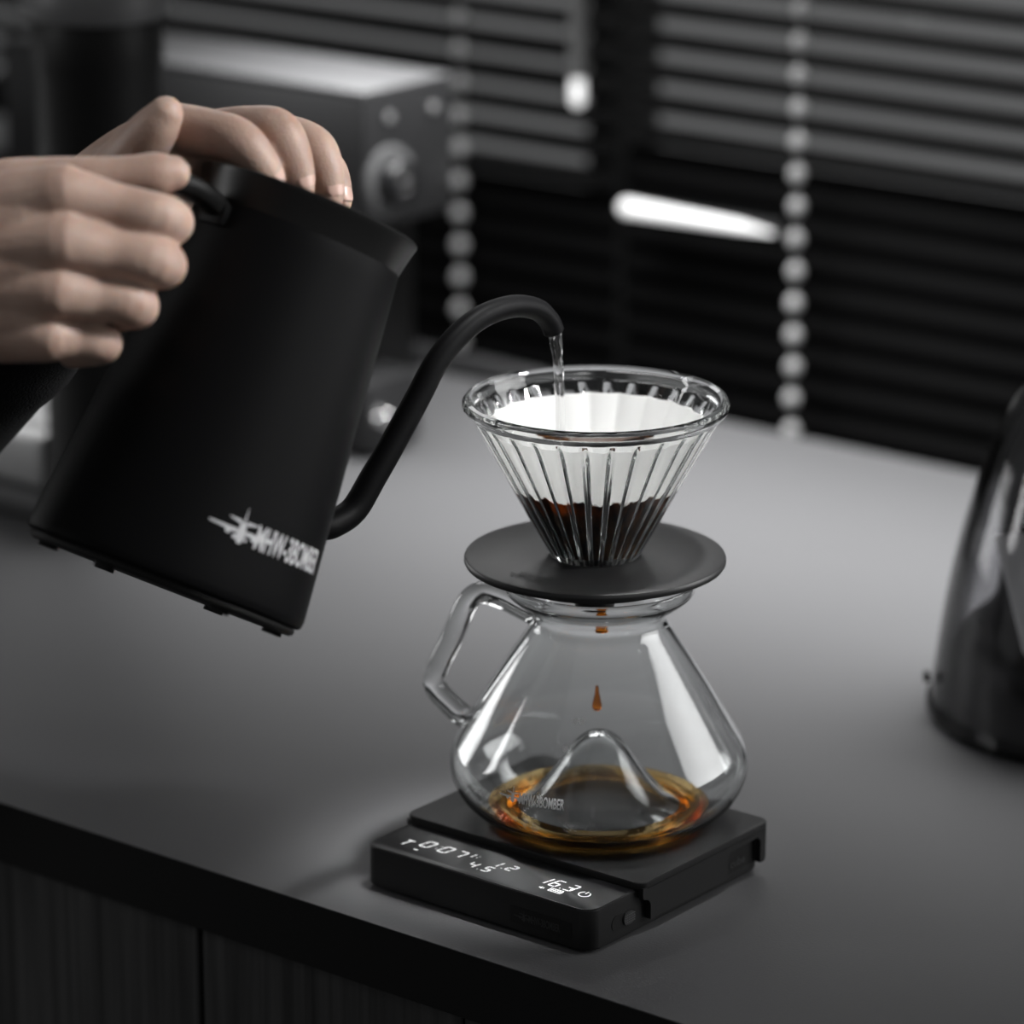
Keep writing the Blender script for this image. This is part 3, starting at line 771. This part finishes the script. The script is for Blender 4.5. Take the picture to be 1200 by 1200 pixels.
sb = tube(spc, [sr(i) for i in range(nsp)], 24)
spo = obj('spout', sb, M['kettle'], kt, 60)
tipd = (spc[-1] - spc[-2]).normalized()
obj('spout_opening', tube([spc[-1] - tipd * .001, spc[-1] + tipd * .00015], .0036, 20), M['black_deep'], spo)
hl_pts = catmull([(-.0415, 0, .1440), (-.050, 0, .1465), (-.062, 0, .1475), (-.074, 0, .1440), (-.081, 0, .1340), (-.0815, 0, .118), (-.079, 0, .100), (-.077, 0, .085), (-.0765, 0, .072)], 5)
obj('handle', tube(hl_pts, .0058, 20, flat=(1.05, .75), up_hint=(0, 1, 0), super_n=3.2), M['kettle_rim'], kt, 60)
obj('handle_bracket', box(-.046, -.0405, -.0075, .0075, .1380, .1475, .0015), M['kettle'], kt)
# printed logo on the body, round towards the spout
ckl = KI.to_3x3() @ (-FW); kaz = math.atan2(ckl.y, ckl.x)
rl = KI.to_3x3() @ RT; sgn = 1 if (math.cos(kaz) * rl.y - math.sin(kaz) * rl.x) > 0 else -1
def on_kettle(x, z):
    r = body_r(z) + .00025; a = kaz + sgn * (math.radians(33.5) + x / .055)
    return (r * math.cos(a), r * math.sin(a), z)
lgk = wrap(logo(.0097), lambda x, y: on_kettle(x * .97, .0262 + y), .003)
no_recalc_obj('printed_logo', lgk, M['print'], kt)

# water stream, coffee drops
tipw = KM @ spc[-1]
wdir = V((SK.x, SK.y, 0)).normalized()
stp = []
zc = DX.z + .116 + .0290
h0 = tipw.z - zc
for i in range(25):
    t = i / 24
    drop = h0 * t ** 1.25
    stp.append(tipw + V((0, 0, .0015 - drop)) + wdir * (.0045 * (1 - (1 - t) ** 2.2)))
stw = [.0033 - .0012 * min(1, i / 7) + .00012 * math.sin(i * 1.7) for i in range(25)]
tag(obj('water_stream', tube(stp, stw, 18), M['water'], None, 180), 'thin clear stream of water falling from the spout into the filter', 'water')
def drop_obj(px, py, z_top, L_, r, label):
    c = DX + V((0, 0, 0))
    p = onplane(px, py, V((DX.x, DX.y, 0)), FH)
    prof_ = [(0, L_), (r * .30, L_ * .96), (r * .42, L_ * .75), (r * .70, L_ * .48), (r, L_ * .22), (r * .85, L_ * .07), (r * .45, L_ * .01), (0, 0)]
    o = obj('coffee_drop', lathe([(max(a, 0), b) for a, b in catmull(prof_, 3)], 24), M['coffee_drop'], None, 180)
    o.location = p; tag(o, label, 'coffee drop', 'coffee drops falling into the server')
drop_obj(705, 731, 0, .0105, .0027, 'amber coffee drop hanging under the black plate')
drop_obj(699.5, 833, 0, .0115, .0021, 'amber coffee drop falling above the glass peak')

# ------------------------------------------------------------------ hands
def build_hand(name, chains, parent, voxel=.001, smooth=6):
    bm = bmesh.new()
    for pts, rr, sub in chains:
        full_ = [(*p, r) for p, r in zip(pts, rr)]
        c = catmull(full_, sub)
        tube([q[:3] for q in c], [q[3] for q in c], 18, bm, round_caps=True)
    me = bpy.data.meshes.new(name + '_volume'); bmesh.ops.recalc_face_normals(bm, faces=bm.faces); bm.to_mesh(me); bm.free()
    t = bpy.data.objects.new(name + '_volume', me); COL.objects.link(t)
    m1 = t.modifiers.new('r', 'REMESH'); m1.mode = 'VOXEL'; m1.voxel_size = voxel
    m2 = t.modifiers.new('s', 'SMOOTH'); m2.factor = .5; m2.iterations = smooth
    bpy.context.view_layer.update()
    dg = bpy.context.evaluated_depsgraph_get()
    me2 = bpy.data.meshes.new_from_object(t.evaluated_get(dg)); me2.name = name
    bpy.data.objects.remove(t); bpy.data.meshes.remove(me)
    me2.polygons.foreach_set('use_smooth', [True] * len(me2.polygons))
    me2.materials.clear(); me2.materials.append(M['skin'])
    o = bpy.data.objects.new(name, me2); COL.objects.link(o); o.parent = parent
    return o
def nail(parent, tip, axis, outward, w, l, off):
    """curved plate on the back of a finger end"""
    axis = axis.normalized(); outward = (outward - axis * outward.dot(axis)).normalized(); sidev = axis.cross(outward)
    bm = bmesh.new(); n = 8; m_ = 8; top = []; bot = []
    for j in range(m_ + 1):
        v = -1 + 2 * j / m_
        ww = w * (1 - max(0, abs(v) - .55) ** 2 * 1.6)
        rt, rb2 = [], []
        for i in range(n + 1):
            uu = -1 + 2 * i / n
            p = tip + axis * (v * l) + sidev * (uu * ww) + outward * (off - .34 * ww * uu * uu - .0004 * v * v)
            rt.append(bm.verts.new(p)); rb2.append(bm.verts.new(p - outward * .0007))
        top.append(rt); bot.append(rb2)
    for j in range(m_):
        for i in range(n):
            bm.faces.new((top[j][i], top[j][i + 1], top[j + 1][i + 1], top[j + 1][i])); bm.faces.new((bot[j][i], bot[j + 1][i], bot[j + 1][i + 1], bot[j][i + 1]))
    ring1 = [top[0][i] for i in range(n + 1)] + [top[j][n] for j in range(1, m_ + 1)] + [top[m_][i] for i in range(n - 1, -1, -1)] + [top[j][0] for j in range(m_ - 1, 0, -1)]
    ring2 = [bot[0][i] for i in range(n + 1)] + [bot[j][n] for j in range(1, m_ + 1)] + [bot[m_][i] for i in range(n - 1, -1, -1)] + [bot[j][0] for j in range(m_ - 1, 0, -1)]
    for i in range(len(ring1)): bm.faces.new((ring1[i], ring1[(i + 1) % len(ring1)], ring2[(i + 1) % len(ring1)], ring2[i]))
    return obj('fingernail', bm, M['nail'], parent, 60)
pr = empty('person', (-.75, -.25, -.90)); tag(pr, 'person in black sleeves holding the kettle handle and steadying its lid', 'person')
PI = Matrix.Translation((.75, .25, .90))
def pt(px, py, d): return PI @ at(px, py, d)

# near hand: right hand closed round the kettle handle
wr = pt(-190, 325, 1.468)
near = []
def fin(mcp, pip, dip, tip, r):
    near.append(([pt(*mcp), pt(*[(a * .5 + b * .5) for a, b in zip(mcp, pip)]), pt(*pip), pt(*dip), pt(*tip)], r, 6))
fin((72, 226, 1.428), (193, 257, 1.434), (196, 263, 1.459), (160, 262, 1.468), (.0112, .0092, .0093, .0083, .0070))
fin((74, 285, 1.424), (188, 309, 1.431), (180, 314, 1.459), (140, 318, 1.468), (.0115, .0094, .0094, .0084, .0072))
fin((66, 342, 1.426), (158, 357, 1.434), (150, 364, 1.459), (112, 370, 1.468), (.0108, .0088, .0088, .0078, .0068))
fin((56, 394, 1.432), (119, 401, 1.440), (115, 408, 1.459), (85, 414, 1.466), (.0098, .0078, .0075, .0068, .0060))
for (a, b, d, r1), wq in zip(((72, 226, 1.428, .0112), (74, 285, 1.424, .0115), (66, 342, 1.426, .0108), (56, 394, 1.432, .0098)), ((-170, 285, 1.462), (-170, 312, 1.460), (-170, 340, 1.462), (-170, 365, 1.466))):
    mid = tuple(.5 * (p + q_) for p, q_ in zip((a, b, d), wq))
    near.append(([pt(*wq), pt(mid[0], mid[1], mid[2] - .002), pt(a, b, d)], (.017, .0150, r1 * 1.02), 6))
for (a, b, d), wq in zip(((40, 256, 1.433), (38, 314, 1.431), (34, 368, 1.435)), ((-170, 298, 1.459), (-170, 326, 1.459), (-170, 352, 1.462))):
    near.append(([pt(*wq), pt(.5 * (a + wq[0]), .5 * (b + wq[1]), .5 * (d + wq[2]) - .004), pt(a, b, d - .001)], (.017, .0165, .0125), 6))
# palm mass and thumb
near.append(([pt(-170, 325, 1.472), pt(-70, 320, 1.462), pt(20, 310, 1.452), pt(60, 300, 1.448)], (.020, .0185, .016, .012), 6))
near.append(([pt(-90, 265, 1.470), pt(-10, 232, 1.464), pt(66, 215, 1.458), pt(140, 208, 1.456), pt(182, 205, 1.457), pt(202, 203, 1.458)], (.016, .0145, .0105, .0082, .0088, .0070), 6))
near.append(([pt(-30, 260, 1.452), pt(40, 240, 1.440)], (.014, .012), 4))
near.append(([pt(-420, 345, 1.50), pt(-180, 325, 1.468)], (.024, .022), 6))
hr = build_hand('hand', near, pr)
hr['label'] = 'hand closed round the kettle handle'
fa = [pt(-330, 345, 1.486), pt(-480, 370, 1.51), pt(-900, 470, 1.60), pt(-1300, 590, 1.70)]
c = catmull([(*p_, r) for p_, r in zip(fa, (.036, .040, .046, .052))], 6)
obj('sleeve', tube([q_[:3] for q_ in c], [q_[3] * (1 + .02 * math.sin(i * 1.3)) for i, q_ in enumerate(c)], 28, round_caps=True), M['sleeve'], pr, 180)

# far hand: left hand spread over the lid
far = []
def fin2(j, r): far.append(([pt(*q_) for q_ in j], r, 6))
fin2(((205, 152, 1.518), (243, 155, 1.508), (279, 166, 1.502), (304, 192, 1.502), (316, 212, 1.504)), (.0110, .0096, .0094, .0080, .0066))
fin2(((262, 158, 1.534), (295, 152, 1.524), (326, 156, 1.516), (343, 190, 1.515), (350, 220, 1.517)), (.0110, .0098, .0096, .0084, .0068))
fin2(((300, 162, 1.550), (335, 160, 1.540), (368, 173, 1.533), (381, 202, 1.531), (385, 229, 1.532)), (.0105, .0090, .0087, .0078, .0066))
fin2(((318, 185, 1.566), (355, 180, 1.558), (383, 196, 1.550), (393, 216, 1.547), (397, 236, 1.546)), (.0095, .0078, .0074, .0066, .0056))
wl = ((95, 240, 1.552), (105, 250, 1.566), (118, 262, 1.580), (130, 275, 1.592))
for (a, b, d, r1), wq in zip(((205, 152, 1.518, .0112), (262, 158, 1.534, .0112), (300, 162, 1.550, .0106), (318, 185, 1.566, .0096)), wl):
    far.append(([pt(*wq), pt(.5 * (a + wq[0]), .5 * (b + wq[1]) - 6, .5 * (d + wq[2])), pt(a, b, d)], (.017, .0145, r1), 6))
fin2(((110, 262, 1.545), (138, 215, 1.520), (166, 172, 1.503), (184, 148, 1.496), (194, 134, 1.493)), (.016, .0150, .0112, .0092, .0074))
fin2(((150, 225, 1.530), (205, 185, 1.522), (250, 185, 1.535)), (.014, .0125, .011))
fin2(((105, 255, 1.568), (40, 330, 1.60)), (.024, .026))
hlft = build_hand('hand', far, pr)
hlft['label'] = 'hand resting on the kettle lid'
for j, (dipp, tipp, w_, out_) in enumerate((((304, 192, 1.502), (316, 212, 1.504), .0046, (.75, .25, -.55)), ((343, 190, 1.515), (350, 220, 1.517), .0050, (.62, .22, -.75)), ((381, 202, 1.531), (385, 229, 1.532), .0048, (.55, .2, -.8)), ((393, 216, 1.547), (397, 236, 1.546), .0038, (.7, .2, -.6)))):
    a, b = pt(*dipp), pt(*tipp)
    ov = RT * out_[0] + UP * out_[1] + FW * out_[2]
    nail(hlft, a * .5 + b * .5, b - a, ov, w_ * .92, .0050, (.0072, .0077, .0073, .0063)[j])
fa = [pt(70, 290, 1.585), pt(20, 345, 1.61), pt(-90, 450, 1.66), pt(-420, 760, 1.80), pt(-640, 930, 1.85)]
c = catmull([(*p_, r) for p_, r in zip(fa, (.034, .040, .044, .052, .056))], 6)
obj('sleeve', tube([q_[:3] for q_ in c], [q_[3] * (1 + .02 * math.sin(i * 1.7)) for i, q_ in enumerate(c)], 28, round_caps=True), M['sleeve'], pr, 180)
